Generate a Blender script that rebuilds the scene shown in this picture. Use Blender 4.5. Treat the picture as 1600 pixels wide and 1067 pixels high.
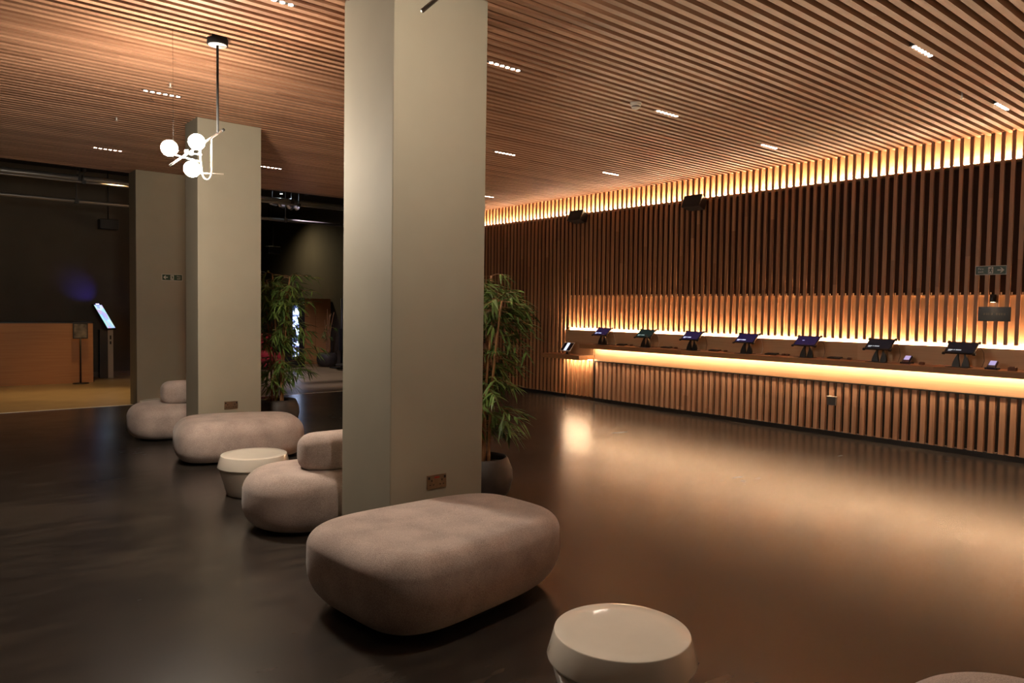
import bpy, bmesh, math, random
from mathutils import Vector, Matrix
R = math.radians
random.seed(7)
scn = bpy.context.scene
for o in list(bpy.data.objects): bpy.data.objects.remove(o)
COL = scn.collection

# ------------------------------------------------------------------ camera
CAM_H = 1.55
YAW, PITCH, ROLL, FPX = 0.69759, 0.04388, -0.01551, 1149.8
def cam_axes():
    f = Vector((math.sin(YAW)*math.cos(PITCH), math.cos(YAW)*math.cos(PITCH), -math.sin(PITCH)))
    rt = Vector((math.cos(YAW), -math.sin(YAW), 0)); dn = f.cross(rt)
    return (rt*math.cos(ROLL)+dn*math.sin(ROLL), -rt*math.sin(ROLL)+dn*math.cos(ROLL), f)
ca, cb, cc = cam_axes()
cam = bpy.data.cameras.new('camera'); camo = bpy.data.objects.new('camera', cam); COL.objects.link(camo)
cam.sensor_width = 36; cam.lens = FPX/1600*36; cam.clip_start = .05; cam.clip_end = 100
M = Matrix((ca, -cb, -cc)).transposed().to_4x4(); M.translation = Vector((0, 0, CAM_H))
camo.matrix_world = M
scn.camera = camo

# ------------------------------------------------------------------ world, exposure
scn.view_settings.view_transform = 'Standard'; scn.view_settings.look = 'None'
scn.view_settings.gamma = 1; scn.view_settings.use_curve_mapping = False
scn.view_settings.exposure = 0.0
w = bpy.data.worlds.new('world'); scn.world = w; w.use_nodes = True
w.node_tree.nodes['Background'].inputs[0].default_value = (.9, .75, .6, 1)
w.node_tree.nodes['Background'].inputs[1].default_value = 0.004

# light levels, all in one place
P_COVE, P_LEDGE, P_UNDER, P_DESK = 285, 430, 95, 150      # LED strips (emission)
P_GLOBE = 600                                     # pendant globes (emission)
P_DOWN, P_DOT = 24, 30                           # six-dot downlights (spot W, dot emission)
WARM = (1, .71, .44); WARM2 = (1, .66, .36); NEUT = (1, .74, .50)

# ------------------------------------------------------------------ helpers
def tag(o, label=None, cat=None, group=None, kind=None):
    if label: o['label'] = label
    if cat: o['category'] = cat
    if group: o['group'] = group
    if kind: o['kind'] = kind
    return o
def empty(name, loc=(0, 0, 0), rz=0, label=None, cat=None, group=None):
    o = bpy.data.objects.new(name, None); COL.objects.link(o); o.empty_display_size = .1
    o.location = loc; o.rotation_euler = (0, 0, rz)
    return tag(o, label, cat, group)
def copy_tree(o, parent=None):
    c = o.copy(); COL.objects.link(c)
    if parent: c.parent = parent; c.matrix_parent_inverse = o.matrix_parent_inverse.copy()
    for ch in [x for x in bpy.data.objects if x.parent == o]: copy_tree(ch, c)
    return c
class MB:
    def __init__(s): s.v = []; s.f = []; s.m = []; s.mi = 0; s.sm = []
    def add(s, vs, fs, smooth=False):
        n = len(s.v); s.v += [tuple(v) for v in vs]
        for f in fs: s.f.append(tuple(i+n for i in f)); s.m.append(s.mi); s.sm.append(smooth)
        return s
    def box(s, a, b, mat=None):
        x0, y0, z0 = a; x1, y1, z1 = b
        vs = [Vector(p) for p in ((x0,y0,z0),(x1,y0,z0),(x1,y1,z0),(x0,y1,z0),(x0,y0,z1),(x1,y0,z1),(x1,y1,z1),(x0,y1,z1))]
        if mat: vs = [mat @ v for v in vs]
        return s.add(vs, ((0,3,2,1),(4,5,6,7),(0,1,5,4),(1,2,6,5),(2,3,7,6),(3,0,4,7)))
    def lathe(s, prof, c=(0,0,0), n=40, smooth=True, cap=True):
        vs = []; fs = []
        for r, z in prof:
            for k in range(n):
                a = 2*math.pi*k/n; vs.append((c[0]+r*math.cos(a), c[1]+r*math.sin(a), c[2]+z))
        for j in range(len(prof)-1):
            for k in range(n):
                k2 = (k+1) % n; fs.append((j*n+k, j*n+k2, (j+1)*n+k2, (j+1)*n+k))
        if cap: fs.append(tuple(range(n-1, -1, -1))); fs.append(tuple((len(prof)-1)*n+k for k in range(n)))
        return s.add(vs, fs, smooth)
    def tube(s, pts, r, n=8, smooth=True):
        pts = [Vector(p) for p in pts]; vs = []; fs = []
        rr = r if isinstance(r, (list, tuple)) else [r]*len(pts)
        prev = None
        for i, p in enumerate(pts):
            d = (pts[min(i+1, len(pts)-1)]-pts[max(i-1, 0)]).normalized()
            if prev is None: u = d.orthogonal().normalized()
            else: u = (prev-d*prev.dot(d)).normalized()
            prev = u; w_ = d.cross(u)
            for k in range(n):
                a = 2*math.pi*k/n; vs.append(p+(u*math.cos(a)+w_*math.sin(a))*rr[i])
        for j in range(len(pts)-1):
            for k in range(n):
                k2 = (k+1) % n; fs.append((j*n+k, j*n+k2, (j+1)*n+k2, (j+1)*n+k))
        fs.append(tuple(range(n-1, -1, -1))); fs.append(tuple((len(pts)-1)*n+k for k in range(n)))
        return s.add(vs, fs, smooth)
    def sphere(s, c, r, n=24, m=14):
        prof = [(max(1e-4, r*math.sin(math.pi*k/m)), -r*math.cos(math.pi*k/m)) for k in range(m+1)]
        return s.lathe(prof, c, n)
    def prism(s, poly, f0, f1):
        n = len(poly); vs = [f0(p) for p in poly]+[f1(p) for p in poly]
        fs = [tuple(range(n-1, -1, -1)), tuple(range(n, 2*n))]+[(i, (i+1) % n, (i+1) % n+n, i+n) for i in range(n)]
        return s.add(vs, fs)
    def build(s, name, mats, parent=None, bevel=0, seg=2, fixn=True):
        me = bpy.data.meshes.new(name); me.from_pydata(s.v, [], s.f); me.update()
        mats = mats if isinstance(mats, (list, tuple)) else [mats]
        for m in mats: me.materials.append(m)
        for p, mi, sm in zip(me.polygons, s.m, s.sm): p.material_index = mi; p.use_smooth = sm
        if fixn:
            bm = bmesh.new(); bm.from_mesh(me); bmesh.ops.recalc_face_normals(bm, faces=bm.faces); bm.to_mesh(me); bm.free()
        o = bpy.data.objects.new(name, me); COL.objects.link(o)
        if parent: o.parent = parent
        if bevel:
            b = o.modifiers.new('bevel', 'BEVEL'); b.width = bevel; b.segments = seg; b.limit_method = 'ANGLE'; b.angle_limit = R(40)
        return o
def text_mesh(txt, size):
    cu = bpy.data.curves.new('t', 'FONT'); cu.body = txt; cu.size = size; cu.extrude = .0006; cu.resolution_u = 2
    cu.align_x = 'CENTER'; cu.align_y = 'CENTER'; cu.space_line = .85
    o = bpy.data.objects.new('t', cu); COL.objects.link(o); bpy.context.view_layer.update()
    me = bpy.data.meshes.new_from_object(o.evaluated_get(bpy.context.evaluated_depsgraph_get()))
    vs = [v.co.copy() for v in me.vertices]; fs = [tuple(p.vertices) for p in me.polygons]
    bpy.data.objects.remove(o); return vs, fs

# ------------------------------------------------------------------ materials
def mat(name, col=(.5,.5,.5), rough=.5, metal=0, spec=.5, em=None, es=0, coat=0):
    m = bpy.data.materials.new(name); m.use_nodes = True; b = m.node_tree.nodes['Principled BSDF']
    b.inputs['Base Color'].default_value = (*col, 1); b.inputs['Roughness'].default_value = rough
    b.inputs['Metallic'].default_value = metal; b.inputs['Specular IOR Level'].default_value = spec
    b.inputs['Coat Weight'].default_value = coat
    if em: b.inputs['Emission Color'].default_value = (*em, 1); b.inputs['Emission Strength'].default_value = es
    return m
def nd(m, t, **kw):
    n = m.node_tree.nodes.new(t)
    for k, v in kw.items(): setattr(n, k, v)
    return n
def lk(m, a, b): m.node_tree.links.new(a, b)
def ramp(m, src, stops):
    r = nd(m, 'ShaderNodeValToRGB'); e = r.color_ramp.elements
    while len(e) > 1: e.remove(e[0])
    e[0].position = stops[0][0]; e[0].color = (*stops[0][1], 1)
    for p, c in stops[1:]: x = e.new(p); x.color = (*c, 1)
    lk(m, src, r.inputs[0]); return r.outputs[0]
def wood(name, dark, light, run='Z', cell='Y', pitch=.1, board=2.4, rough=.5, phase=.5, grain=1.0):
    """long grain along `run`; every slat (index along `cell`) and board gets its own tone"""
    m = mat(name, light, rough); b = m.node_tree.nodes['Principled BSDF']
    tc = nd(m, 'ShaderNodeTexCoord'); sp = nd(m, 'ShaderNodeSeparateXYZ'); lk(m, tc.outputs['Object'], sp.inputs[0])
    def math_(op, a, v, c=None):
        n = nd(m, 'ShaderNodeMath', operation=op)
        lk(m, a, n.inputs[0])
        if isinstance(v, (int, float)): n.inputs[1].default_value = v
        else: lk(m, v, n.inputs[1])
        return n.outputs[0]
    idx = math_('FLOOR', math_('ADD', math_('DIVIDE', sp.outputs[cell], pitch), phase), 0.)
    idx = math_('ADD', math_('DIVIDE', sp.outputs[cell], pitch), phase); f = nd(m, 'ShaderNodeMath', operation='FLOOR'); lk(m, idx, f.inputs[0]); idx = f.outputs[0]
    wn = nd(m, 'ShaderNodeTexWhiteNoise', noise_dimensions='1D'); lk(m, idx, wn.inputs['W'])
    seg = math_('ADD', math_('DIVIDE', sp.outputs[run], board), math_('MULTIPLY', wn.outputs['Value'], 7.3))
    f2 = nd(m, 'ShaderNodeMath', operation='FLOOR'); lk(m, seg, f2.inputs[0])
    wn2 = nd(m, 'ShaderNodeTexWhiteNoise', noise_dimensions='2D'); cv = nd(m, 'ShaderNodeCombineXYZ')
    lk(m, idx, cv.inputs[0]); lk(m, f2.outputs[0], cv.inputs[1]); lk(m, cv.outputs[0], wn2.inputs['Vector'])
    mp = nd(m, 'ShaderNodeMapping'); lk(m, tc.outputs['Object'], mp.inputs[0])
    sc = {'X': 60, 'Y': 60, 'Z': 60}; sc[run] = 1.6; mp.inputs['Scale'].default_value = tuple(sc[k]*grain for k in 'XYZ')
    ad = nd(m, 'ShaderNodeVectorMath', operation='ADD'); lk(m, mp.outputs[0], ad.inputs[0]); lk(m, wn2.outputs['Color'], ad.inputs[1])
    ns = nd(m, 'ShaderNodeTexNoise'); ns.inputs['Scale'].default_value = 1; ns.inputs['Detail'].default_value = 4; lk(m, ad.outputs[0], ns.inputs['Vector'])
    mixf = math_('ADD', math_('MULTIPLY', ns.outputs['Fac'], .75), math_('MULTIPLY', wn2.outputs['Value'], .45))
    c = ramp(m, mixf, [(.2, dark), (.85, light)])
    lk(m, c, b.inputs['Base Color'])
    bp = nd(m, 'ShaderNodeBump'); bp.inputs['Strength'].default_value = .08; bp.inputs['Distance'].default_value = .002
    lk(m, ns.outputs['Fac'], bp.inputs['Height']); lk(m, bp.outputs[0], b.inputs['Normal'])
    return m
def noisy(name, c1, c2, scale=8, rough=.6, bump=0, det=4, bscale=None, bdist=.002, spec=.5, **kw):
    m = mat(name, c2, rough, spec=spec, **kw); b = m.node_tree.nodes['Principled BSDF']
    tc = nd(m, 'ShaderNodeTexCoord'); ns = nd(m, 'ShaderNodeTexNoise'); ns.inputs['Scale'].default_value = scale; ns.inputs['Detail'].default_value = det
    lk(m, tc.outputs['Object'], ns.inputs['Vector']); lk(m, ramp(m, ns.outputs['Fac'], [(.3, c1), (.7, c2)]), b.inputs['Base Color'])
    if bump:
        n2 = nd(m, 'ShaderNodeTexNoise'); n2.inputs['Scale'].default_value = bscale or scale*6; n2.inputs['Detail'].default_value = 3
        lk(m, tc.outputs['Object'], n2.inputs['Vector']); bp = nd(m, 'ShaderNodeBump'); bp.inputs['Strength'].default_value = bump; bp.inputs['Distance'].default_value = bdist
        lk(m, n2.outputs['Fac'], bp.inputs['Height']); lk(m, bp.outputs[0], b.inputs['Normal'])
    return m
def emis(name, col, s): return mat(name, (0, 0, 0), .5, em=col, es=s)

W_CEIL = wood('oak_ceiling', (.175,.08,.042), (.375,.200,.118), run='X', cell='Y', board=3.0, rough=.45)
W_WALL = wood('oak_wall_slat', (.24,.10,.045), (.46,.23,.11), run='Z', cell='Y', board=1.8, rough=.45, phase=0)
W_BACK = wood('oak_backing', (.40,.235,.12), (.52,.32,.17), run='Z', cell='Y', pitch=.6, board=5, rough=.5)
W_BASE = wood('oak_base_slat', (.44,.24,.14), (.66,.39,.24), run='Z', cell='Y', board=2, rough=.42, phase=0)
W_TOP = wood('oak_counter', (.30,.13,.055), (.46,.23,.10), run='Y', cell='X', pitch=.13, board=1.7, rough=.4)
W_PANEL = wood('oak_panel', (.50,.30,.16), (.62,.40,.23), run='Y', cell='Z', pitch=1.5, board=2.7, rough=.45)
W_DESK = wood('oak_reception', (.40,.17,.06), (.55,.27,.10), run='X', cell='Z', pitch=2., board=1.9, rough=.5)
BLACKV = mat('black_void', (.012,.008,.007), .9)
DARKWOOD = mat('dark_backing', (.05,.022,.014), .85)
MATTE = mat('matte_black', (.01,.01,.01), .9, spec=.08)
BLACKP = mat('black_powder', (.012,.011,.011), .45)
PAINT = noisy('column_paint', (.308,.284,.220), (.328,.303,.234), 3, .75, .12, bscale=90, bdist=.001)
PAINTD = noisy('wall_paint_dark', (.085,.075,.06), (.10,.088,.07), 2, .8)
SKIRT = mat('skirting_paint', (.15,.11,.08), .6)

def floor_mat():
    m = mat('polished_concrete', (.05,.045,.04), .32); b = m.node_tree.nodes['Principled BSDF']
    tc = nd(m, 'ShaderNodeTexCoord')
    n1 = nd(m, 'ShaderNodeTexNoise'); n1.inputs['Scale'].default_value = .9; n1.inputs['Detail'].default_value = 6; lk(m, tc.outputs['Object'], n1.inputs['Vector'])
    mp = nd(m, 'ShaderNodeMapping'); mp.inputs['Scale'].default_value = (2, 7, 1); mp.inputs['Rotation'].default_value = (0, 0, .5); lk(m, tc.outputs['Object'], mp.inputs[0])
    n2 = nd(m, 'ShaderNodeTexNoise'); n2.inputs['Scale'].default_value = 1.6; n2.inputs['Detail'].default_value = 4; lk(m, mp.outputs[0], n2.inputs['Vector'])
    mx = nd(m, 'ShaderNodeMath', operation='ADD'); h1 = nd(m, 'ShaderNodeMath', operation='MULTIPLY'); h1.inputs[1].default_value = .6
    h2 = nd(m, 'ShaderNodeMath', operation='MULTIPLY'); h2.inputs[1].default_value = .4
    lk(m, n1.outputs['Fac'], h1.inputs[0]); lk(m, n2.outputs['Fac'], h2.inputs[0]); lk(m, h1.outputs[0], mx.inputs[0]); lk(m, h2.outputs[0], mx.inputs[1])
    lk(m, ramp(m, mx.outputs[0], [(.38, (.017,.014,.013)), (.5, (.031,.026,.0225)), (.62, (.058,.047,.038))]), b.inputs['Base Color'])
    rr = ramp(m, mx.outputs[0], [(.25, (.29,)*3), (.75, (.20,)*3)]); lk(m, rr, b.inputs['Roughness'])
    b.inputs['Specular IOR Level'].default_value = .46
    return m
FLOOR = floor_mat()
FLOOR2 = noisy('foyer_floor_vinyl', (.26,.19,.10), (.32,.24,.13), 3, .38, 0, spec=.5)
FABRIC = None
def fabric_mat():
    m = mat('taupe_wool', (.3,.24,.21), .95, spec=.2); b = m.node_tree.nodes['Principled BSDF']
    b.inputs['Sheen Weight'].default_value = .25; b.inputs['Sheen Roughness'].default_value = .5
    tc = nd(m, 'ShaderNodeTexCoord')
    n1 = nd(m, 'ShaderNodeTexNoise'); n1.inputs['Scale'].default_value = 260; n1.inputs['Detail'].default_value = 2; lk(m, tc.outputs['Object'], n1.inputs['Vector'])
    n2 = nd(m, 'ShaderNodeTexNoise'); n2.inputs['Scale'].default_value = 5; n2.inputs['Detail'].default_value = 5; lk(m, tc.outputs['Object'], n2.inputs['Vector'])
    a = nd(m, 'ShaderNodeMath', operation='ADD'); h = nd(m, 'ShaderNodeMath', operation='MULTIPLY'); h.inputs[1].default_value = .6; lk(m, n2.outputs['Fac'], h.inputs[0])
    lk(m, n1.outputs['Fac'], a.inputs[0]); lk(m, h.outputs[0], a.inputs[1])
    lk(m, ramp(m, a.outputs[0], [(.55, (.25,.195,.172)), (.85, (.46,.37,.325)), (1.05, (.56,.46,.41))]), b.inputs['Base Color'])
    bp = nd(m, 'ShaderNodeBump'); bp.inputs['Strength'].default_value = .35; bp.inputs['Distance'].default_value = .002; lk(m, n1.outputs['Fac'], bp.inputs['Height']); lk(m, bp.outputs[0], b.inputs['Normal'])
    return m
FABRIC = fabric_mat()
GLOSSW = noisy('white_lacquer', (.78,.72,.62), (.84,.78,.68), 4, .05, coat=.3)
POT = noisy('pot_fibrestone', (.04,.033,.029), (.06,.05,.044), 12, .55, .15)
SOIL = noisy('soil', (.03,.018,.01), (.10,.055,.03), 60, .95, .6)
CANE = noisy('bamboo_cane', (.22,.10,.04), (.42,.22,.10), 14, .5)
LEAF = noisy('bamboo_leaf', (.05,.10,.022), (.17,.27,.06), 7, .42)
CHROME = mat('brushed_metal', (.80,.77,.73), .42, .6)
BRASS = mat('antique_brass', (.30,.22,.15), .35, .9)
PLAST_W = mat('white_plastic', (.68,.62,.55), .5)
PLAST_B = mat('black_plastic', (.012,.012,.014), .35)

# ------------------------------------------------------------------ room shell
CH = 3.53; YE = 12.45; XW = 9.13; YC = 8.70
def struct(name, mb, mats, bevel=0): return tag(mb.build(name, mats, bevel=bevel), kind='structure')
struct('floor', MB().box((-6, -5, -.1), (9.6, 12.3, 0)), FLOOR)
struct('floor_foyer', MB().box((-6, 12.3, -.1), (9.6, 27, 0)), FLOOR2)
# ceiling: one slat every 10 cm, black void above
mb = MB(); mb.box((-6, -5, CH+.10), (9.5, YE+.02, CH+.16)); mb.mi = 1
k = -49
while k*.1 < YE:
    y = k*.1; mb.box((-6, y-.0255, CH), (9.26, y+.0255, CH+.06)); k += 1
mb.mi = 0; mb.box((-6, YE+.02, CH-.0), (9.5, YE+.05, 4.3))
struct('ceiling', mb, [BLACKV, W_CEIL])
mb = MB(); mb.box((-6, YE+.05, 4.25), (9.6, 27, 4.35)); struct('ceiling_foyer', mb, BLACKV)
# right wall: slats in front of a dark backing, panelled behind the ledge, shelf with cove light near the top
mb = MB()
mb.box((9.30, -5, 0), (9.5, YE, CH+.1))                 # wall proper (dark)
mb.mi = 1; k = -50
while k*.1+.05 < YE:
    y = k*.1+.05
    z0 = .06
    if y < YC: z0 = 1.245
    elif y < 9.40: z0 = None
    if z0 is None:
        mb.box((XW, y-.019, .06), (XW+.030, y+.019, .72)); mb.box((XW, y-.019, 1.245), (XW+.030, y+.019, CH))
    else: mb.box((XW, y-.019, z0), (XW+.030, y+.019, CH))
    k += 1
mb.mi = 2
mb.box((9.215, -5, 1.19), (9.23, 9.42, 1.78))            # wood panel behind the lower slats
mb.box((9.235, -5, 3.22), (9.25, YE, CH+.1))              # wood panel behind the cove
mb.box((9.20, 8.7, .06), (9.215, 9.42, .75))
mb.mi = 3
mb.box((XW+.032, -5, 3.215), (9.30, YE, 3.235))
k = -50
while k*.1 < 9.4:                                        # fixing clips in every gap
    mb.box((XW+.02, k*.1+.012, 1.785), (XW+.034, k*.1+.022, 1.815)); k += 1
mb.box((XW+.06, -5, 1.78), (9.3, 9.42, 1.79))          # cove shelf
mb.mi = 0
mb.box((XW+.05, -5, .0), (9.30, YE, .06))
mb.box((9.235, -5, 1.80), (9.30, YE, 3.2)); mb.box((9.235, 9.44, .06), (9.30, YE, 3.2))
struct('wall_right', mb, [DARKWOOD, W_WALL, W_BACK, W_BACK])
struct('baseboard_right', MB().box((XW+.005, 9.42, 0), (XW+.05, YE, .06)), BLACKP)
mb = MB(); mb.box((9.1, YE+.02, 0), (9.5, 27, 4.3)); struct('wall_foyer_right', mb, PAINTD)
struct('wall_left', MB().box((-6.2, -5, 0), (-6, 27, 4.3)), PAINTD)
struct('wall_front', MB().box((-6, -5.2, 0), (9.5, -5, 3.7)), PAINTD)
struct('wall_back', MB().box((-6, 17.4, 0), (5.2, 17.6, 4.3)), PAINTD)
struct('baseboard_back', MB().box((2.95, 17.385, 0), (5.2, 17.4, .1)), SKIRT)
struct('wall_far', MB().box((5.2, 26.8, 0), (9.1, 27, 4.3)), PAINTD)
struct('wall_return', MB().box((5.2, 17.6, 0), (5.4, 26.8, 4.3)), PAINTD)
struct('trim_1', MB().box((-6, 12.285, 0), (9.1, 12.315, .004)), CHROME)

# ------------------------------------------------------------------ LED strips
def strip(name, a, b, em, parent=None):
    return MB().box(a, b).build(name, em, parent)
E_COVE = emis('led_cove', WARM, P_COVE); E_LEDGE = emis('led_ledge', WARM, P_LEDGE)
E_UNDER = emis('led_under', WARM, P_UNDER); E_DESK = emis('led_desk', WARM, P_DESK)
cv = empty('cove_light', (9.21, 3.7, 3.235), 0, 'warm LED strip hidden on the high ledge behind the slats under the ceiling', 'light strip')
def at(mbs, o):   # shift world geometry into the empty's frame
    mbs.v = [tuple(Vector(v)-o.location) for v in mbs.v]; return mbs
at(MB().box((9.185, -5, 3.2365), (9.205, YE-.02, 3.243)), cv).build('led_tape', E_COVE, cv)
at(MB().box((9.18, -5, 3.235), (9.21, YE-.02, 3.2365)), cv).build('aluminium_channel', CHROME, cv)

# ------------------------------------------------------------------ service counter
ct = empty('service_counter', (9.2, 1.85, 0), 0, 'slatted oak counter base in a black frame with a lit panel above it', 'counter base')
at(MB().box((XW+.005, -5, .695), (XW+.03, YC, .918)), ct).build('fascia_panel', W_PANEL, ct)
mb = MB(); mb.box((XW+.10, -5, .06), (XW+.12, YC, .68)); mb.mi = 1; k = -50
while k*.1+.05 < YC:
    y = k*.1+.05; mb.box((XW+.01, y-.027, .06), (XW+.06, y+.027, .676)); k += 1
at(mb, ct).build('slatted_base', [BLACKV, W_BASE], ct)
mb = MB(); mb.box((XW-.002, -5, .68), (XW+.06, YC, .695)); mb.box((XW-.002, -5, 0), (XW+.06, YC, .06)); mb.box((XW-.002, YC-.012, .06), (XW+.06, YC, .68))
at(mb, ct).build('base_frame', BLACKP, ct)
tp_ = empty('countertop', (8.95, 1.85, .92), 0, 'long thick oak countertop carrying the row of tablets, glowing underneath', 'countertop')
at(MB().box((8.76, -5, .92), (XW, YC, .99)), tp_).build('worktop', W_TOP, tp_, .003)
at(MB().box((XW-.06, -5, .913), (XW-.04, YC-.03, .919)), tp_).build('under_counter_led', E_UNDER, tp_)
sb_ = empty('splashback', (9.15, 2.2, .99), 0, 'plain oak splashback behind the tablets with a glowing LED line on top', 'splashback')
at(MB().box((XW-.015, -5, .992), (XW+.035, 9.40, 1.205)), sb_).build('panel', W_PANEL, sb_, .002)
at(MB().box((XW+.064, -5, 1.196), (XW+.082, 9.37, 1.203)), sb_).build('ledge_led', E_LEDGE, sb_)
at(MB().box((XW+.001, YC+.02, .786), (XW+.03, 9.40, .992)), sb_).build('lower_panel', W_PANEL, sb_)
ld = empty('accessible_desk', (8.9, 9.15, .713), 0, 'low oak shelf desk at the far end of the long counter', 'desk')
at(MB().box((8.76, YC, .713), (XW, 9.63, .785)), ld).build('desktop', W_TOP, ld, .003)
at(MB().box((XW-.06, YC+.02, .703), (XW-.03, 9.35, .712)), ld).build('under_desk_led', E_DESK, ld)

# ------------------------------------------------------------------ columns
def column(x0, x1, y0, y1, label):
    o = empty('column', ((x0+x1)/2, (y0+y1)/2, 0), 0, label, 'column', 'painted square columns')
    hx, hy = (x1-x0)/2, (y1-y0)/2
    MB().box((-hx, -hy, 0), (hx, hy, CH+.05)).build('shaft', PAINT, o, .006)
    return o
column(2.285, 2.985, 3.855, 4.485, 'nearest painted column, rising behind the large ottoman')
column(2.485, 3.172, 8.21, 8.64, 'middle painted column behind the hanging globe lamp and far ottoman')
column(2.765, 3.47, 12.06, 12.47, 'farthest painted column with a small fire exit sign on it')

# ------------------------------------------------------------------ ceiling downlights
def downlight_proto():
    o = empty('linear_downlight'); 
    MB().box((-.175, -.021, .004), (.175, .021, .06)).build('housing', mat('downlight_black', (.03,.028,.026), .5), o)
    lens = mat('downlight_lens', (.9,.9,.9), .3, em=(1,.82,.66), es=P_DOT)
    for i in range(6):
        MB().lathe([(.0165, 0), (.015, .004)], (-.1425+i*.057, 0, 0), 16).build('lens', lens, o)
    l = bpy.data.lights.new('downlight_beam', 'SPOT'); l.energy = P_DOWN; l.spot_size = R(84); l.spot_blend = 1; l.color = NEUT; l.shadow_soft_size = .05
    lo = bpy.data.objects.new('downlight_beam', l); COL.objects.link(lo); lo.parent = o; lo.location = (0, 0, -.01)
    return o
dl = [(3.86, 4.75, 'right of the nearest column, second row back'), (5.97, 4.75, 'beside the round smoke detector'),
      (5.95, 2.35, 'largest one near the top right corner'), (8.02, 4.85, 'right of the smoke detector, near the glowing wall'),
      (7.98, 7.35, 'above the gap between the two wall speakers'), (6.0, 7.35, 'right of the nearest column, middle of three in line'),
      (1.966, 7.55, 'left of the globe pendant, above the glowing bulbs'), (2.14, 10.75, 'far left, close to the dark foyer edge'),
      (1.89, 4.75, 'cut by the top edge, above the pendant'), (4.17, 10.45, 'between the middle and near columns by the foyer'),
      (8.05, 2.45, 'farthest right, near the wall cove glow'), (8.03, 10.35, 'lowest one, touching the near column edge'),
      (4.0, .05, ''), (6.0, .05, ''), (2.0, .05, ''), (0, 2.35, ''), (0, .05, ''), (-.2, 4.75, '')]  # unseen ones; the last is added to brighten the near column's left face
proto = None
for i, (x, y, s) in enumerate(dl):
    o = downlight_proto() if i == 0 else copy_tree(proto)
    if i == 0: proto = o
    o.location = (x, y, CH)
    tag(o, 'six dot linear ceiling downlight '+(s or 'added outside the picture, carrying the grid on for light'), 'ceiling light', 'six dot linear downlights')

# ------------------------------------------------------------------ pendants
GLOBE = emis('opal_globe', (1, .86, .70), P_GLOBE)
def pendant(loc, rz, label, full=True):
    """loc: ceiling point of the stem"""
    o = empty('globe_pendant', loc, rz, label, 'pendant light', 'globe pendant lights')
    MB().lathe([(.072, -.045), (.074, -.04), (.074, 0), (.07, .02)], (0, 0, 0), 36).build('ceiling_canopy', MATTE, o)
    MB().lathe([(.066, -.0465), (.066, -.044)], (0, 0, 0), 36).build('canopy_plate', mat('canopy_light', (.55,.53,.50), .5), o)
    MB().tube([(0, 0, -.04), (0, 0, -.69)], .009, 10).build('stem', MATTE, o)
    mb = MB(); mb.tube([(.03, .0, -.672), (-.34, 0, -.98)], .0075, 10); mb.build('main_bar', CHROME, o)
    MB().tube([(.03, 0, -.672), (.048, 0, -.657)], .011, 10).build('bar_end_cap', BLACKP, o)
    MB().tube([(-.315, 0, -.96), (-.315, 0, 0)], .0009, 6).build('support_wire', MATTE, o)
    def arm(p, q, g, nm='lamp_arm'):
        a = MB().tube([p, q], .0055, 8).build(nm, CHROME, o)
        MB().sphere(g, .058, 32, 18).build('globe', GLOBE, o)
    arm((-.33, .05, -.885), (-.14, -.02, -.925), (-.325, .06, -.845))
    arm((-.22, -.05, -.885), (-.10, .05, -.86), (-.155, -.01, -.785+.0))
    MB().tube([(-.225, 0, -.885), (-.225, 0, -.85)], .012, 8).build('arm_joint', CHROME, o)
    MB().tube([(-.19, 0, -.86), (-.19, 0, -.885)], .012, 8).build('arm_joint', CHROME, o)
    if full:
        pts = [(-.045, 0, -.735), (-.045, 0, -.92)]+[(-.08+.035*math.cos(a), 0, -.98-.07*math.sin(a)) for a in [math.pi*k/12 for k in range(13)]]+[(-.125, 0, -.90), (-.13, 0, -.80)]
        MB().tube(pts, .006, 8).build('hoop', CHROME, o)
        arm((-.19, 0, -1.015), (.05, .02, -.99), (-.185, 0, -.985))
    return o
pendant((1.878, 5.72, CH), 0, 'brass and glass pendant with three glowing globes hanging left of centre')
o = empty('globe_pendant', (2.02, 2.50, CH), 0, 'second pendant whose thin metal rod end shows at the top of the near column', 'pendant light', 'globe pendant lights')
MB().lathe([(.072, -.045), (.074, -.04), (.074, 0), (.07, .02)], (0, 0, 0), 36).build('ceiling_canopy', MATTE, o)
MB().tube([(0, 0, -.04), (0, 0, -.40)], .009, 10).build('stem', MATTE, o)
MB().tube([(.04, 0, -.375), (-.40, .02, -.805)], .0085, 10).build('main_bar', CHROME, o)
for g, q in (((.10, .02, -.50), (.0, 0, -.40)),):
    MB().tube([q, g], .0055, 8).build('lamp_arm', CHROME, o); MB().sphere(g, .058, 32, 18).build('globe', GLOBE, o)

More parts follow.
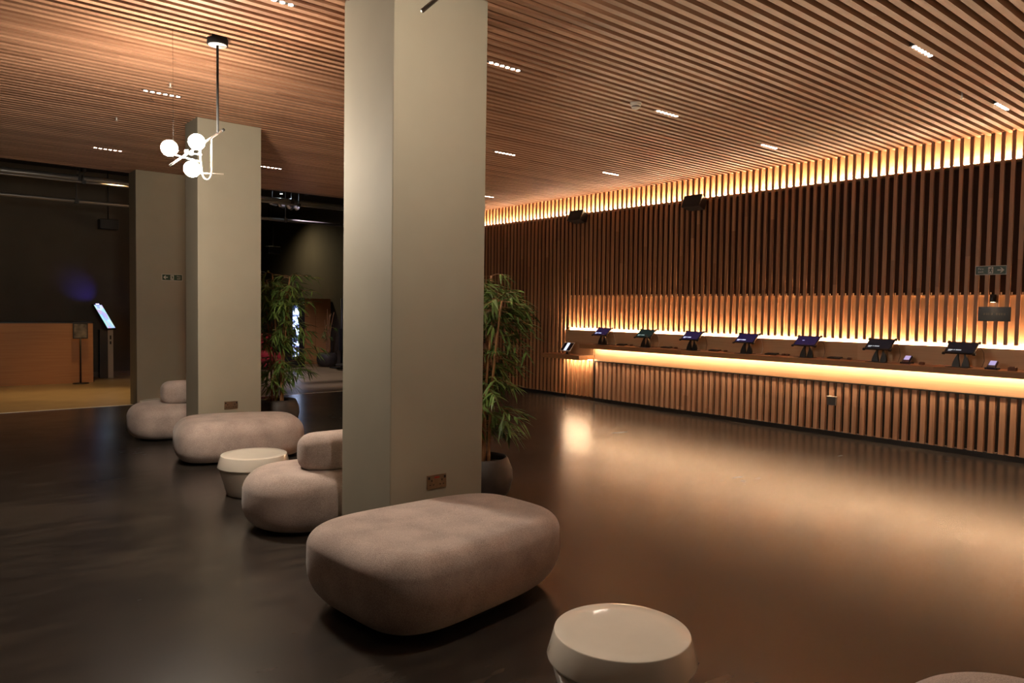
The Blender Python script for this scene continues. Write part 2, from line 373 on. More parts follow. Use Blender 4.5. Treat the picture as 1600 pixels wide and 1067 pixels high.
# ------------------------------------------------------------------ upholstery
def puff(mb, A, B, h, n=3.4, r=.15, rb=.12, z0=.02, tp=0, c=(0, 0), ang=0, N=96, crown=.012):
    rings = []
    for k in range(24):
        if k < 8: a = math.pi/2*k/7; ins = rb*(1-math.sin(a)); z = z0+rb*1.3*(1-math.cos(a))
        elif k < 18: a = math.pi/2*(k-7)/10; ins = r*(1-math.cos(a)); z = h-r+r*math.sin(a)
        else: t = (k-17)/6; ins = r+(min(A, B)-r)*t*.98; z = h+crown*math.sin(t*math.pi/2)
        rings.append((ins, z))
    vs = []; fs = []
    for ins, z in rings:
        for j in range(N):
            t = 2*math.pi*j/N; ct_, st = math.cos(t), math.sin(t)
            ux = math.copysign(abs(ct_)**(2/n), ct_); uy = math.copysign(abs(st)**(2/n), st)
            x = (A-ins)*ux; y = (B-ins)*uy*(1+tp*ux)
            vs.append((c[0]+x*math.cos(ang)-y*math.sin(ang), c[1]+x*math.sin(ang)+y*math.cos(ang), z))
    for i in range(len(rings)-1):
        for j in range(N):
            j2 = (j+1) % N; fs.append((i*N+j, i*N+j2, (i+1)*N+j2, (i+1)*N+j))
    fs.append(tuple(range(N-1, -1, -1))); fs.append(tuple((len(rings)-1)*N+j for j in range(N)))
    return mb.add(vs, fs, True)
def ottoman(loc, ang, A, B, h, label, **kw):
    o = empty('ottoman', loc, ang, label, 'ottoman', 'large taupe block ottomans')
    puff(MB(), A, B, h, **kw).build('cushion', FABRIC, o)
    mb = MB(); mb.lathe([(1, 0), (1, .05)], n=40, smooth=False)
    mb.v = [(x*(A-.16), y*(B-.16), z) for x, y, z in mb.v]; mb.build('plinth', BLACKP, o)
    return o
ottoman((2.244, 3.227, 0), .083, .661, .464, .425, 'large taupe block ottoman in front of the nearest column', n=3.86, r=.11, rb=.157, tp=-.131)
ottoman((2.70, 7.56, 0), -.208, .625, .444, .409, 'taupe block ottoman in front of the middle column', n=3.67, r=.17, rb=.10, tp=-.15)
def chair(loc, label, rz=0):
    o = empty('pouf_chair', loc, rz, label, 'chair', 'round taupe pouf chairs')
    puff(MB(), .405, .405, .405, n=2.15, r=.16, rb=.11).build('seat', FABRIC, o)
    mb = MB(); mb.lathe([(.27, 0), (.27, .05)], n=40, smooth=False); mb.build('plinth', BLACKP, o)
    return o
def backrest(o):
    mb = MB(); pts = []; puff(mb, .33, .135, .26, n=2.9, r=.10, rb=.07, z0=0, N=72, crown=.004)
    mb.v = [(x+.25, y-.150+.30*(x*x), z+.402) for x, y, z in mb.v]
    mb.build('backrest', FABRIC, o)
backrest(chair((2.215, 4.95, 0), 'round taupe pouf chair with a backrest, half hidden behind the nearest column'))
backrest(chair((2.40, 9.14, 0), 'farthest taupe pouf chair with a backrest, behind the middle column'))
chair((2.47, .585, 0), 'round taupe pouf whose top edge shows at the bottom right corner')
def side_table(loc, label):
    o = empty('side_table', loc, 0, label, 'side table', 'round glossy white side tables')
    MB().lathe([(.245, .215), (.282, .219), (.287, .224), (.287, .230), (.2615, .318), (.2600, .3215), (.2570, .3225), (.2, .3225), (.001, .3225)], n=96).build('tabletop', GLOSSW, o)
    MB().lathe([(.212, 0), (.217, .005), (.268, .195), (.268, .214)], n=64).build('base', GLOSSW, o)
side_table((2.125, 1.850, 0), 'glossy white round side table in the foreground')
side_table((2.26, 6.0, 0), 'glossy white round side table between the two nearest seats beyond the column')
side_table((2.60, 10.05, 0), 'white round side table, only a sliver visible behind the farthest chair')

# ------------------------------------------------------------------ bamboo plants
def plant(loc, rz, label, seed, s=1.0, layers=((1.79, .36, 36), (1.58, .44, 38), (1.38, .42, 30), (1.12, .40, 30), (.98, .44, 30), (.70, .38, 26), (.60, .34, 16)), cat='plant'):
    rnd = random.Random(seed)
    o = empty('potted_bamboo', loc, rz, label, cat, 'potted bamboo plants')
    pot = MB().lathe([(.15, 0), (.19, .01), (.24, .09), (.262, .18), (.255, .26), (.225, .335), (.212, .355), (.200, .355), (.196, .33), (.21, .29)], n=48, cap=False).build('pot', POT, o)
    MB().lathe([(.21, .26), (.205, .30), (.001, .31)], n=36).build('soil', SOIL, o)
    canes = []
    for i in range(7):
        a = rnd.uniform(0, 6.28); r0 = rnd.uniform(.02, .09); x0, y0 = r0*math.cos(a), r0*math.sin(a)
        a2 = a+rnd.uniform(-.6, .6); lean = rnd.uniform(.02, .16); h = rnd.uniform(1.4, 1.88)*s
        pts = [(x0+lean*math.cos(a2)*t*t, y0+lean*math.sin(a2)*t*t, .28+(h-.28)*t) for t in [k/14 for k in range(15)]]
        canes.append(pts)
        mb = MB(); mb.tube(pts, [.013-.006*k/14+(.0022 if k % 2 else 0) for k in range(15)], 8); mb.build('cane', CANE, o)
    mb = MB(); tw = MB()
    def leaf(p, d, L, W):
        d = d.normalized(); side = d.cross(Vector((0, 0, 1)))
        if side.length < .05: side = Vector((1, 0, 0))
        side.normalize(); side = (side+Vector((0, 0, rnd.uniform(-.5, .5)))).normalized()
        up = side.cross(d); vs = []; n = 5
        for k in range(n+1):
            t = k/n; wd = W*math.sin(math.pi*min(1, t*.92+.06))**.8*(1-.45*t)
            q = p+d*L*t-Vector((0, 0, 1))*L*.26*t*t
            vs += [q-side*wd, q+up*wd*.28, q+side*wd]
        fs = []
        for k in range(n):
            b = k*3; fs += [(b, b+1, b+4, b+3), (b+1, b+2, b+5, b+4)]
        mb.add(vs, fs, True)
    for z, rad, cnt in layers:
        for j in range(cnt):
            pts = rnd.choice(canes); zz = (z+rnd.uniform(-.10, .10))*s
            base = min(pts, key=lambda q: abs(q[2]-zz)); b = Vector(base)
            a = rnd.uniform(0, 6.28); el = rnd.uniform(-.05, .55); L = rad*rnd.uniform(.35, 1.0)*s
            d = Vector((math.cos(a)*math.cos(el), math.sin(a)*math.cos(el), math.sin(el)))
            tp = [b+d*L*t-Vector((0, 0, 1))*.10*t*t*s for t in (0, .33, .66, 1)]
            tw.tube(tp, .0022, 4)
            for q in range(rnd.randint(8, 12)):
                t = rnd.uniform(.4, 1.0); i0 = min(2, int(t*3)); p = tp[i0].lerp(tp[i0+1], t*3-i0)
                a2 = a+rnd.uniform(-1.2, 1.2); e2 = rnd.uniform(-.9, .35)
                leaf(p, Vector((math.cos(a2)*math.cos(e2), math.sin(a2)*math.cos(e2), math.sin(e2))), rnd.uniform(.10, .17)*s, rnd.uniform(.009, .0155)*s)
    tw.build('twigs', CANE, o); f = mb.build('foliage', LEAF, o, fixn=False)
    return o
plant((3.62, 4.69, 0), 0.4, 'potted bamboo right of the nearest column', 3)
plant((3.74, 9.10, 0), 2.0, 'potted bamboo between the middle and nearest columns', 11, 1.08)

# ------------------------------------------------------------------ sockets and signs
def socket(loc, rz, label, m, w_=.146, h_=.086):
    o = empty('double_socket', loc, rz, label, 'socket', 'double wall sockets')
    MB().box((-w_/2, -.008, -h_/2), (w_/2, 0, h_/2)).build('plate', m, o, .002)
    for sx in (-1, 1):
        mb = MB(); cx = sx*w_*.26
        mb.box((cx-.004, -.0095, .002), (cx+.004, -.0078, .014)); mb.box((cx-.017, -.0095, -.022), (cx-.008, -.0078, -.016)); mb.box((cx+.008, -.0095, -.022), (cx+.017, -.0078, -.016))
        mb.build('pin_holes', PLAST_B, o)
        MB().box((sx*w_*.41-.006, -.011, .018), (sx*w_*.41+.006, -.0078, .034)).build('rocker_switch', PLAST_B, o)
    return o
s1 = socket((2.62, 3.855, .45), 0, 'brass double socket with a red light on the nearest column', BRASS)
MB().box((-.018, -.0105, .022), (.018, -.0078, .032)).build('neon_indicator', mat('red_neon', (.35,.03,.02), .4), s1)
socket((2.833, 8.21, .44), 0, 'brass double socket on the middle column above the far ottoman', BRASS)
sk = empty('counter_socket', (XW, 4.52, .455), 0, 'cream socket box set into the slatted counter base', 'socket')
MB().box((-.04, -.055, -.06), (-.003, .055, .045)).build('back_box', mat('socket_grey', (.10,.095,.09), .5), sk, .002)
MB().box((-.06, -.06, .045), (-.003, .06, .055)).build('cover_flap', PLAST_W, sk, .002)

GREEN = mat('sign_green', (.01,.045,.022), .4); SWHITE = mat('sign_white', (.55,.52,.46), .5)
def exit_sign(loc, rz, arrow, label):
    """local frame: x right, z up, faces -y"""
    o = empty('fire_exit_sign', loc, rz, label, 'sign', 'green fire exit signs')
    MB().box((-.15, -.004, -.05), (.15, 0, .05)).build('plate', SWHITE, o)
    MB().box((-.143, -.005, -.043), (.143, -.004, .043)).build('green_panel', GREEN, o)
    s = arrow
    P = lambda p: (p[0], -.006, p[1]); Q = lambda p: (p[0], -.0049, p[1])
    mb = MB(); ax = s*.095
    for poly in ([(-.032, -.007), (.012, -.007), (.012, .007), (-.032, .007)], [(.034, 0), (.006, .028), (-.008, .028), (.014, .0)], [(.034, 0), (.014, 0), (-.008, -.028), (.006, -.028)]):
        mb.prism([(ax+s*x, z) for x, z in poly], P, Q)
    mb.build('arrow', SWHITE, o)
    mb = MB(); mb.prism([(-.024, -.036), (.024, -.036), (.024, .036), (-.024, .036)], P, Q); mb.build('door_symbol', SWHITE, o)
    P2 = lambda p: (p[0], -.0068, p[1]); Q2 = lambda p: (p[0], -.0059, p[1])
    mb = MB(); circ = [(.005*s+.0062*math.cos(a), .025+.0062*math.sin(a)) for a in [2*math.pi*k/12 for k in range(12)]]
    mb.prism(circ, P2, Q2)
    for poly in ([(-.008, .016), (.006, .018), (.004, -.004), (-.008, -.004)], [(.004, .015), (.02, .006), (.018, .001), (.003, .008)], [(-.007, .016), (-.02, .008), (-.018, -.002), (-.013, -.001), (-.014, .006), (-.004, .010)],
                 [(-.004, -.003), (.006, -.005), (.014, -.016), (.010, -.033), (.004, -.032), (.007, -.018), (-.006, -.010)], [(-.008, -.003), (-.001, -.006), (-.006, -.018), (-.021, -.026), (-.023, -.02), (-.011, -.014)]):
        mb.prism([(s*x, z) for x, z in poly], P2, Q2)
    mb.build('running_figure', GREEN, o)
    vs, fs = text_mesh('Fire\nexit', .036); mb = MB(); mb.add([(v.x-s*.095, -.0055-v.z, v.y) for v in vs], fs); mb.build('lettering', SWHITE, o)
    return o
exit_sign((XW-.001, 2.815, 2.053), -math.pi/2, 1, 'green fire exit sign pointing right on the slatted wall')
exit_sign((3.27, 12.058, 1.955), 0, -1, 'small fire exit sign pointing left on the farthest column')

# black plaque with its picture lamp
pq = empty('wall_plaque', (XW, 2.76, 1.578), -math.pi/2, 'black rectangular plaque with faint lettering under a small lamp', 'sign')
MB().box((-.155, -.022, -.078), (.155, -.008, .078)).build('panel', mat('plaque_black', (.02,.017,.014), .28), pq, .002)
MB().box((-.12, -.008, -.06), (-.10, 0, .06)).box((.10, -.008, -.06), (.12, 0, .06)).build('standoff', BLACKP, pq)
mb = MB(); x = -.10
for wch in (.012, .014, .004, .012, .0, .012, .012, .010, .012):
    if wch: mb.box((x, -.0235, -.011), (x+.003, -.022, .011)); mb.box((x+wch-.003, -.0235, -.011), (x+wch, -.022, .011)); mb.box((x, -.0235, -.011), (x+wch, -.022, -.008))
    x += .024
mb.build('lettering', mat('faint_gold', (.22,.15,.08), .4, .6), pq)
lp = empty('plaque_lamp', (XW, 2.765, 1.745), -math.pi/2, 'small black cylinder spotlight above the black plaque', 'wall light')
MB().lathe([(.03, -.04), (.031, -.038), (.031, .04), (.028, .042)], (0, -.06, 0), 28).build('shade', BLACKP, lp)
MB().box((-.012, -.04, -.012), (.012, 0, .012)).build('bracket', BLACKP, lp)
MB().lathe([(.022, -.0415), (.022, -.0405)], (0, -.06, 0), 20).build('lens', emis('lamp_lens', NEUT, 18), lp)
l = bpy.data.lights.new('plaque_beam', 'SPOT'); l.energy = 2.2; l.spot_size = R(80); l.spot_blend = .5; l.color = (1,.72,.48); l.shadow_soft_size = .02
lo = bpy.data.objects.new('plaque_beam', l); COL.objects.link(lo); lo.parent = lp; lo.location = (0, -.06, -.05)

# ------------------------------------------------------------------ speakers, detector, ceiling bits
def speaker(loc, rz, label, grp='black wall speakers'):
    o = empty('wall_speaker', loc, rz, label, 'speaker', grp)      # faces -y, tilts down
    T = Matrix.Translation((0, -.14, 0)) @ Matrix.Rotation(R(-22), 4, 'X')
    mb = MB()
    vs = [(-.16, -.10, -.095), (.16, -.10, -.095), (.13, .08, -.07), (-.13, .08, -.07), (-.16, -.10, .095), (.16, -.10, .095), (.13, .08, .08), (-.13, .08, .08)]
    vs = [T @ Vector((x, y, z)) for x, y, z in vs]
    mb.add(vs, ((0,3,2,1),(4,5,6,7),(0,1,5,4),(1,2,6,5),(2,3,7,6),(3,0,4,7))); mb.build('cabinet', PLAST_B, o, .006)
    MB().box((-.148, -.104, -.083), (.148, -.099, .083), T).build('grille', noisy('speaker_grille', (.006,.006,.006), (.02,.02,.02), 400, .7), o)
    MB().box((-.02, -.08, -.03), (.02, 0, .03)).build('bracket', BLACKP, o)
    return o
speaker((XW, 9.0, 3.13), -math.pi/2, 'black wall speaker nearer the column, below the cove glow')
speaker((XW, 6.60, 3.13), -math.pi/2, 'black wall speaker above the middle of the counter')
sd = empty('smoke_detector', (5.43, 4.70, CH), 0, 'round white smoke detector on the slatted ceiling', 'smoke detector')
MB().lathe([(.05, -.002), (.052, 0), (.052, -.012), (.052, 0)][:1]+[(.054, .0), (.054, -.012)], n=32).build('base', PLAST_W, sd)
MB().lathe([(.050, -.012), (.050, -.028), (.044, -.036)], n=32).build('body', PLAST_W, sd)
MB().lathe([(.040, -.036), (.040, -.044)], n=32).build('vent_ring', PLAST_B, sd)
MB().lathe([(.043, -.044), (.036, -.056), (.018, -.066), (.001, -.067)], n=32).build('cap', PLAST_W, sd)
for x, y, lb in ((7.37, 2.56, 'small sprinkler head near the two right hand downlights'), (1.847, 8.85, 'small sprinkler head left of the pendant globes'), (1.93, 7.15, 'small sprinkler head above the downlight left of the pendant')):
    o = empty('sprinkler_head', (x, y, CH), 0, lb, 'sprinkler', 'ceiling sprinkler heads')
    MB().lathe([(.006, -.03), (.008, -.01), (.008, .03)], n=12).build('stem', CHROME, o)
    MB().lathe([(.016, -.033), (.016, -.031)], n=16).build('deflector', CHROME, o)
hk = empty('ceiling_hook', (1.92, 7.75, CH), 0, 'small wire triangle hook hanging below the downlight left of the pendant', 'hook')
MB().tube([(0, 0, .03), (0, 0, -.01), (-.03, 0, -.04), (.03, 0, -.04), (0, 0, -.01)], .0025, 6).build('wire_loop', BLACKP, hk)

# ------------------------------------------------------------------ tablets on the counter
CT = .99
def tablet_proto():
    o = empty('order_tablet')        # base centre, faces -x
    MB().box((-.10, -.095, 0), (.075, .125, .005)).build('base_plate', BLACKP, o, .001)
    for s in (1, -1):          # two curved blades, broad at the foot, with an open lens shape between them
        pl = [(.022, .185), (.040, .14), (.060, .10), (.076, .06), (.084, .03), (.085, 0), (.008, 0), (.012, .03), (.020, .06), (.029, .10), (.027, .14), (.010, .185)]
        pl = [(s*y, z) for y, z in pl]
        mb = MB(); mb.prism(pl, lambda p: (-.022+.12*p[1], p[0], p[1]+.004), lambda p: (.010+.12*p[1], p[0], p[1]+.004))
        mb.build('stand_fin', BLACKP, o)
    T = Matrix.Translation((-.01, 0, .215)) @ Matrix.Rotation(R(-38), 4, 'Y')     # plane whose normal tilts to -x, +z
    # local: x = up the screen (towards wall), y = width, z = out of screen
    mb = MB(); mb.box((-.098, -.150, -.012), (.098, .150, .003), T); mb.build('case', PLAST_B, o, .003)
    mb = MB()
    for sx in (-1, 1):
        for sy in (-1, 1): MB().box((sx*.096-.016, sy*.150-.016, -.014), (sx*.096+.016, sy*.150+.016, .005), T).build('corner_bumper', PLAST_B, o, .005)
    sc = MB().box((-.084, -.135, .003), (.084, .135, .0042), T).build('screen', PLAST_B, o)
    return o, T
SC = {'blue': mat('screen_blue', (.006,.007,.018), .2, em=(.012,.009,.045), es=1.0), 'green': mat('screen_green', (.01,.02,.02), .12, em=(.006,.016,.015), es=1), 'black': mat('screen_black', (.008,.008,.01), .1, em=(.01,.009,.012), es=1)}
TXT = {'blue': emis('screen_text_blue', (.6,.65,1), 1.6), 'green': emis('screen_text_green', (.45,.6,.55), .8), 'black': emis('screen_text_grey', (.6,.62,.66), .9)}
tabs = [(8.33, 'blue', 'first from the far end, by the low desk'), (7.42, 'green', 'second from the far end, greenish screen'), (6.55, 'blue', 'third from the far end, bright blue text'),
        (5.65, 'blue', 'fourth from the far end, in the middle of the row'), (4.78, 'blue', 'fifth from the far end, plain blue screen'), (3.87, 'black', 'second from the right, black screen'), (3.0, 'black', 'rightmost, grey reflection on its screen')]
for i, (y, kind, lb) in enumerate(tabs):
    o, T = tablet_proto()
    o.location = (8.93, y, CT)
    tag(o, 'tablet on two fin stand, '+lb, 'tablet', 'ordering tablets along the counter')
    for c in o.children:
        if c.name.startswith('screen'):
            c.data.materials[0] = SC[kind]
    mb = MB(); rnd = random.Random(i)
    if i != 4:
        yy = .118
        for wd in (.045, .012, .055):
            mb.box((-.050, yy-wd, .0042), (-.036, yy, .0046), T); yy -= wd+.008
        mb.box((-.062, .085, .0042), (-.056, .118, .0046), T)
    else:
        mb.box((-.0, .03, .0042), (.006, .06, .0046), T)
    mb.build('screen_text', TXT[kind], o)
    # cable
    cab = MB(); pts = [Vector((.03, -.12, .235)), Vector((.05, -.165, .225)), Vector((.06, -.195, .17)), Vector((.08, -.198, .08)), Vector((.10, -.17, .01)), Vector((.13, -.13, .004))]
    cab.tube(pts, .0022, 6); cab.build('charging_cable', PLAST_W if i in (0, 1, 3) else BLACKP, o)
def reader(loc, rz, label, upright=False):
    o = empty('card_reader', loc, rz, label, 'card reader', 'card readers on the counter')
    if not upright:
        T = Matrix.Rotation(R(-7), 4, 'Y')
        MB().box((-.045, -.085, .006), (.04, .085, .022), T).build('body', PLAST_B, o, .006)
        MB().box((-.035, .0, .022), (.03, .07, .0235), T).build('keypad', mat('keypad_grey', (.04,.04,.045), .5), o)
        MB().tube([(.02, -.08, .014), (.03, -.10, .006), (.045, -.12, .004), (.055, -.13, .004)], .0025, 6).build('cable', BLACKP, o)
    else:
        MB().box((-.05, -.06, 0), (.05, .06, .02)).build('dock', PLAST_B, o, .004)
        T = Matrix.Translation((0, -.0, .045)) @ Matrix.Rotation(R(-35), 4, 'Y')
        MB().box((-.065, -.042, -.018), (.065, .042, .015), T).build('body', mat('reader_purple_black', (.03,.025,.05), .3), o, .008)
        MB().box((-.02, -.030, .015), (.055, .030, .0165), T).build('display', mat('reader_display', (.1,.1,.12), .2, em=(.5,.42,.75), es=.9), o)
    return o
for y, lb in ((8.01, 'next to the first tablet from the far end'), (7.11, 'right of the green screened tablet'), (6.24, 'right of the third tablet from the far end'), (5.34, 'right of the middle tablet'), (4.47, 'right of the plain blue tablet')):
    reader((9.05, y, CT), .0, 'flat black card reader '+lb)
reader((9.0, 3.59, CT), 0, 'upright card terminal with lit display between the two rightmost tablets', True)
reader((8.93, 2.70, CT), 0, 'upright card terminal with lit display right of the rightmost tablet', True)
CLAY = noisy('brown_block', (.12,.05,.03), (.2,.09,.05), 20, .6)
for x, y, lb, sc_ in ((9.06, 7.82, 'right of the farthest card reader', 1), (9.06, 6.94, 'right of the second card reader', 1), (9.06, 6.07, 'right of the third card reader', 1), (9.05, 5.17, 'left one of the pair right of the middle tablet', 1), (9.05, 5.11, 'right one of the pair right of the middle tablet', 1),
                  (9.02, 4.27, 'left of the black screened tablet', 1.1), (8.98, 3.42, 'right of the first upright terminal', 1.2), (8.88, 2.50, 'largest, at the right picture edge', 1.7)):
    o = MB().box((-.018*sc_, -.022*sc_, 0), (.018*sc_, .022*sc_, .022*sc_)).box((-.012*sc_, -.016*sc_, .022*sc_), (.012*sc_, .016*sc_, .026*sc_)).build('menu_holder', CLAY, bevel=.003)
    o.location = (x, y, CT); tag(o, 'small brown block, '+lb, 'block', 'small wooden blocks on the counter')
# ipad on the low desk
o = empty('payment_tablet', (8.93, 9.16, .785), 0, 'small white framed tablet on the low desk at the far end', 'tablet')
MB().lathe([(.05, 0), (.05, .006), (.016, .01), (.014, .06)], n=28).build('stand', BLACKP, o)
T = Matrix.Translation((0, 0, .13)) @ Matrix.Rotation(R(-50), 4, 'Y')
MB().box((-.095, -.125, -.008), (.095, .125, .002), T).build('frame', PLAST_W, o, .003)
MB().box((-.082, -.112, .002), (.082, .112, .003), T).build('screen', mat('ipad_dark', (.01,.01,.03), .1), o)
MB().box((-.082, -.030, .003), (.082, .038, .0036), T).build('receipt_window', emis('ipad_white', (.75,.8,1), 1.2), o)

# ------------------------------------------------------------------ foyer beyond
rd = empty('reception_desk', (0, 16.5, 0), 0, 'wide orange oak reception desk in the dark foyer at far left', 'reception desk')
MB().box((-5.5, -.30, 0), (2.94, -.27, 1.15)).build('front_panel', W_DESK, rd)
MB().box((-5.5, -.31, 1.15), (2.955, .35, 1.175)).build('worktop', BLACKP, rd)
MB().box((2.91, -.27, 0), (2.94, .35, 1.15)).build('end_panel', W_DESK, rd)
st = empty('poster_stand', (2.70, 16.05, 0), 0, 'slim black poster stand in front of the oak reception desk', 'sign stand')
MB().lathe([(.14, 0), (.14, .012)], n=28).build('base', BLACKP, st)
MB().tube([(0, 0, .012), (0, 0, .88)], .014, 10).build('pole', BLACKP, st)
MB().box((-.125, -.012, .86), (.125, .012, 1.16)).build('frame', BLACKP, st)
def poster(name):
    m = noisy(name, (.03,.028,.02), (.24,.20,.14), 9, .5, det=2); return m
MB().box((-.105, -.014, .88), (.105, -.012, 1.14)).build('poster', poster('poster_photo'), st)
kk = empty('self_service_kiosk', (3.36, 17.0, 0), 0, 'slim white kiosk with a bright tilted touch screen by the back wall', 'kiosk')
MB().box((-.015, -.05, 0), (.085, .05, 1.0)).build('post', [mat('kiosk_white', (.42,.38,.30), .5)], kk, .004)
MB().box((-.16, -.045, 0), (-.016, .10, 1.0)).build('side_panel', BLACKP, kk)
T = Matrix.Translation((-.07, -.05, 1.27)) @ Matrix.Rotation(R(-38), 4, 'Z') @ Matrix.Rotation(R(60), 4, 'Y')
# local: z = normal (towards viewer side), x = down the screen
MB().box((-.30, -.17, -.03), (.30, .17, .0), T).build('screen_housing', BLACKP, kk, .005)
def kiosk_screen():
    m = mat('kiosk_screen', (0,0,0), .2, em=(1,1,1), es=1); b = m.node_tree.nodes['Principled BSDF']
    tc = nd(m, 'ShaderNodeTexCoord'); vo = nd(m, 'ShaderNodeTexVoronoi'); vo.inputs['Scale'].default_value = 9; lk(m, tc.outputs['Object'], vo.inputs['Vector'])
    hs = nd(m, 'ShaderNodeMix', data_type='RGBA'); hs.inputs[0].default_value = .35; hs.inputs[6].default_value = (.45,.62,.9,1); lk(m, vo.outputs['Color'], hs.inputs[7])
    lk(m, hs.outputs[2], b.inputs['Emission Color']); b.inputs['Emission Strength'].default_value = 1.3
    return m
KS = kiosk_screen()
MB().box((-.27, -.15, .0), (.27, .15, .003), T).build('touch_screen', KS, kk)
MB().box((-.298, -.06, .0), (-.28, .06, .006), T).build('camera_light', emis('kiosk_blue', (.25,.2,1), 8), kk)
MB().box((.02, -.052, .80), (.05, -.05, .88)).box((.02, -.052, .70), (.05, -.05, .76)).build('card_slot', BLACKP, kk)
pl_ = bpy.data.lights.new('kiosk_glow', 'SPOT'); pl_.energy = 9; pl_.spot_blend = 1; pl_.color = (.12,.08,1); pl_.spot_size = R(60); pl_.shadow_soft_size = .03
plo = bpy.data.objects.new('kiosk_glow', pl_); COL.objects.link(plo); plo.parent = kk; plo.location = (-.15, -.10, 1.52); plo.rotation_euler = Vector((-.25, .50, .30)).to_track_quat('-Z', 'Y').to_euler()
# service runs under the black foyer ceiling
PIPE = mat('galvanised_pipe', (.25,.24,.23), .4, .6)
for z, r_, y, lb in ((3.62, .055, 14.2, 'upper thick grey pipe running under the black foyer ceiling'), (3.52, .018, 13.85, 'thin grey conduit just below the upper foyer pipe'), (3.28, .03, 14.5, 'lower grey pipe running across the dark foyer')):
    o = empty('service_pipe', (1.5, y, z), 0, lb, 'pipe', 'foyer service pipes')
    MB().tube([(-7.4, 0, 0), (7.5, 0, 0)], r_, 14).build('pipe_run', PIPE, o)
    mb = MB()
    for x in (-5.5, -3.2, -.9, .9, 3.2, 4.6, 6.2):
        mb = MB(); mb.box((x-.03, -r_-.01, -r_-.01), (x+.03, r_+.01, r_+.01)); mb.box((x-.006, -.006, 0), (x+.006, .006, 4.25-z)); mb.build('hanger_bracket', BLACKP, o)
o = MB(); rnd = random.Random(4)
duct = empty('foil_duct', (6.1, 14.6, 3.62), R(35), 'shiny crumpled foil duct catching light in the dark foyer ceiling', 'duct')
pts = [(-.5+.1*k, .02*math.sin(k*1.7), .03*math.cos(k*2.1)) for k in range(11)]
MB().tube(pts, [.05+.012*((k*7) % 3) for k in range(11)], 12, smooth=False).build('sleeve', mat('foil', (.8,.85,.95), .2, 1), duct)
for x in (-.4, .4): MB().tube([(x, 0, .03), (x, 0, .63)], .006, 6).build('hanger_rod', BLACKP, duct)
o = empty('added_duct_spot', (5.95, 14.35, 3.78), 0, 'tiny spotlight added to light the foil duct in the foyer ceiling', 'spotlight')
MB().lathe([(.03, 0), (.035, .08), (.012, .09), (.012, .47)], n=16).build('can', BLACKP, o)
MB().lathe([(.024, -.002), (.024, 0)], n=16).build('lens', emis('cool_lens', (.75,.95,1), 20), o)
l = bpy.data.lights.new('duct_spot', 'POINT'); l.energy = 3; l.color = (.75,.88,1); l.shadow_soft_size = .03  # added lamp that gives the foil duct its highlight
lo = bpy.data.objects.new('duct_spot', l); COL.objects.link(lo); lo.parent = o; lo.location = (.0, .0, -.06)
# hanging speakers / projector
def hung(loc, lb):
    o = empty('hanging_speaker', loc, 0, lb, 'speaker', 'dark speakers hung in the foyer')
    MB().box((-.17, -.12, -.10), (.17, .12, .10)).build('cabinet', PLAST_B, o, .01)
    MB().tube([(0, 0, .1), (0, 0, 4.25-loc[2])], .012, 8).build('drop_rod', BLACKP, o)
hung((3.30, 16.6, 3.12), 'dark speaker hung in the foyer above the kiosk')
hung((7.9, 19.6, 3.05), 'dark speaker hung in the foyer beyond the middle plant')
# far right of the foyer
cb_ = empty('oak_cupboard', (8.62, 18.8, 0), 0, 'tall oak cupboard standing against the foyer wall, beyond the middle plant', 'cupboard')
MB().box((-.44, -.3, .0), (.44, .3, 1.75)).build('carcass', W_DESK, cb_)
MB().box((-.435, -.32, .03), (-.005, -.3, 1.72)).build('door', W_DESK, cb_, .003)
MB().box((.005, -.32, .03), (.435, -.3, 1.72)).build('door', W_DESK, cb_, .003)
fr = empty('display_fridge', (7.62, 17.9, 0), 0, 'dark drinks display with a cool white lit front, glimpsed through the middle plant', 'display fridge')
MB().box((-.30, -.3, .0), (.30, .3, 1.75)).build('cabinet', PLAST_B, fr, .01)
def fridge_glow():
    m = mat('fridge_light', (0,0,0), .2, em=(1,1,1), es=1); b = m.node_tree.nodes['Principled BSDF']
    tc = nd(m, 'ShaderNodeTexCoord'); n_ = nd(m, 'ShaderNodeTexNoise'); n_.inputs['Scale'].default_value = 7; lk(m, tc.outputs['Object'], n_.inputs['Vector'])
    lk(m, ramp(m, n_.outputs['Fac'], [(.42, (.01,.015,.05)), (.52, (.25,.32,.6)), (.62, (.8,.9,1))]), b.inputs['Emission Color']); b.inputs['Emission Strength'].default_value = 5
    return m
MB().box((-.02, -.306, .28), (.14, -.3, 1.55)).build('lit_panel', fridge_glow(), fr)
rc = empty('red_armchair', (6.95, 17.6, 0), .2, 'red armchair glimpsed beside the middle column', 'armchair')
RED = noisy('red_cloth', (.30,.012,.02), (.42,.02,.035), 8, .8)
puff(MB(), .33, .32, .42, n=4, r=.08, rb=.05).build('seat', RED, rc)
MB().box((-.32, .2, .35), (.32, .34, .85)).build('backrest', RED, rc, .05, 4)
o = plant((8.50, 17.55, 0), 1, 'small potted plant in front of the oak cupboard in the foyer', 5, .8, ((1.0, .25, 8), (1.3, .2, 8)), 'plant')
tv = empty('monitor_stand', (8.55, 16.9, 0), 0, 'dark floor standing monitor on a tall pole by the foyer wall', 'monitor')
MB().box((-.2, -.2, 0), (.5, .2, .03)).build('base', BLACKP, tv)
MB().tube([(.05, .03, .03), (.05, .03, 1.75)], .03, 10).build('pole', BLACKP, tv)
MB().box((-.05, -.04, .45), (.50, .0, 1.0)).build('screen', PLAST_B, tv, .005)
wb = tag(MB().box((8.62, 16.35, .14), (8.86, 16.6, .36)).build('storage_box', mat('box_cream', (.42,.38,.30), .6), bevel=.01), 'small cream box on the low dark table by the foyer wall', 'box')
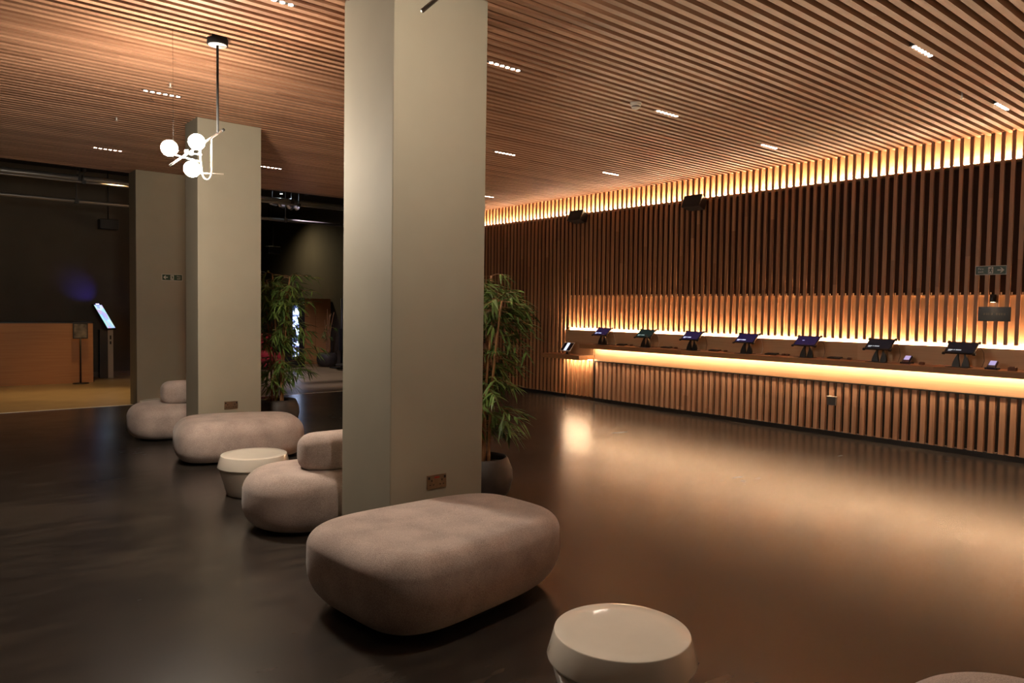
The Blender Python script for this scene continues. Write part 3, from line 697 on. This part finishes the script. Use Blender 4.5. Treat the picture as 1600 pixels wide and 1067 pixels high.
lt = empty('low_table', (8.62, 16.35, 0), 0, 'low round dark table by the foyer wall', 'table')
MB().lathe([(.42, .11), (.43, .12), (.43, .135), (.42, .14)], n=40).build('tabletop', BLACKP, lt)
MB().lathe([(.12, 0), (.12, .11)], n=24).build('base', BLACKP, lt)

# foyer spotlights (real cans under the black ceiling)
def can(loc, aim, e, col, size, lb, bl=.5):
    o = empty('track_spotlight', loc, 0, lb, 'spotlight', 'black foyer spotlights')
    MB().lathe([(.045, -.14), (.05, -.13), (.05, 0), (.02, .02), (.012, 4.25-loc[2])], n=20).build('can', BLACKP, o)
    l = bpy.data.lights.new('beam', 'SPOT'); l.energy = e; l.color = col; l.spot_size = R(size); l.spot_blend = bl; l.shadow_soft_size = .05
    lo = bpy.data.objects.new('beam', l); COL.objects.link(lo); lo.parent = o; lo.location = (0, 0, -.16)
    lo.rotation_euler = (Vector(aim)-Vector(loc)).to_track_quat('-Z', 'Y').to_euler()
can((3.0, 13.7, 4.0), (1.7, 13.2, 0), 330, (1,.62,.26), 75, 'black spotlight over the near strip of foyer floor, out of view')
can((2.6, 15.0, 4.0), (2.9, 14.9, 0), 130, (1,.60,.25), 60, 'black spotlight over the reception desk end, out of view')
can((-.5, 14.8, 4.0), (-.2, 15.6, 0), 60, (1,.60,.25), 80, 'black spotlight over the left of the reception desk, out of view')
can((7.9, 19.9, 4.0), (9.1, 19.6, 1.0), 110, (1,.78,.42), 150, 'black spotlight washing the foyer wall beyond the middle plant', 1)
can((6.6, 14.6, 4.0), (6.9, 15.8, 0), 260, (.9,.75,.85), 95, 'black spotlight over the foyer floor beyond the middle plant')

# ------------------------------------------------------------------ sub-parts under their parts
SUB = {'pin_holes': 'plate', 'rocker_switch': 'plate', 'neon_indicator': 'plate', 'soil': 'pot', 'grille': 'cabinet', 'corner_bumper': 'case',
       'screen_text': 'screen', 'poster': 'frame', 'touch_screen': 'screen_housing', 'camera_light': 'screen_housing', 'keypad': 'body', 'display': 'body',
       'arrow': 'green_panel', 'door_symbol': 'green_panel', 'running_figure': 'green_panel', 'lettering': None, 'canopy_plate': 'ceiling_canopy',
       'bar_end_cap': 'main_bar', 'arm_joint': 'main_bar', 'card_slot': 'post', 'lens': 'housing', 'lit_panel': 'cabinet', 'receipt_window': 'frame'}
for root in [o for o in bpy.data.objects if o.parent is None and o.type == 'EMPTY']:
    kids = list(root.children); base = lambda o: o.name.split('.')[0]
    arms = [k for k in kids if base(k) == 'lamp_arm']; globes = [k for k in kids if base(k) == 'globe']
    for a_, g_ in zip(arms, globes): g_.parent = a_
    for k in kids:
        pn = SUB.get(base(k))
        if pn:
            ps = [p for p in kids if base(p) == pn and p != k]
            if ps and ps[0].parent == root: k.parent = ps[0]
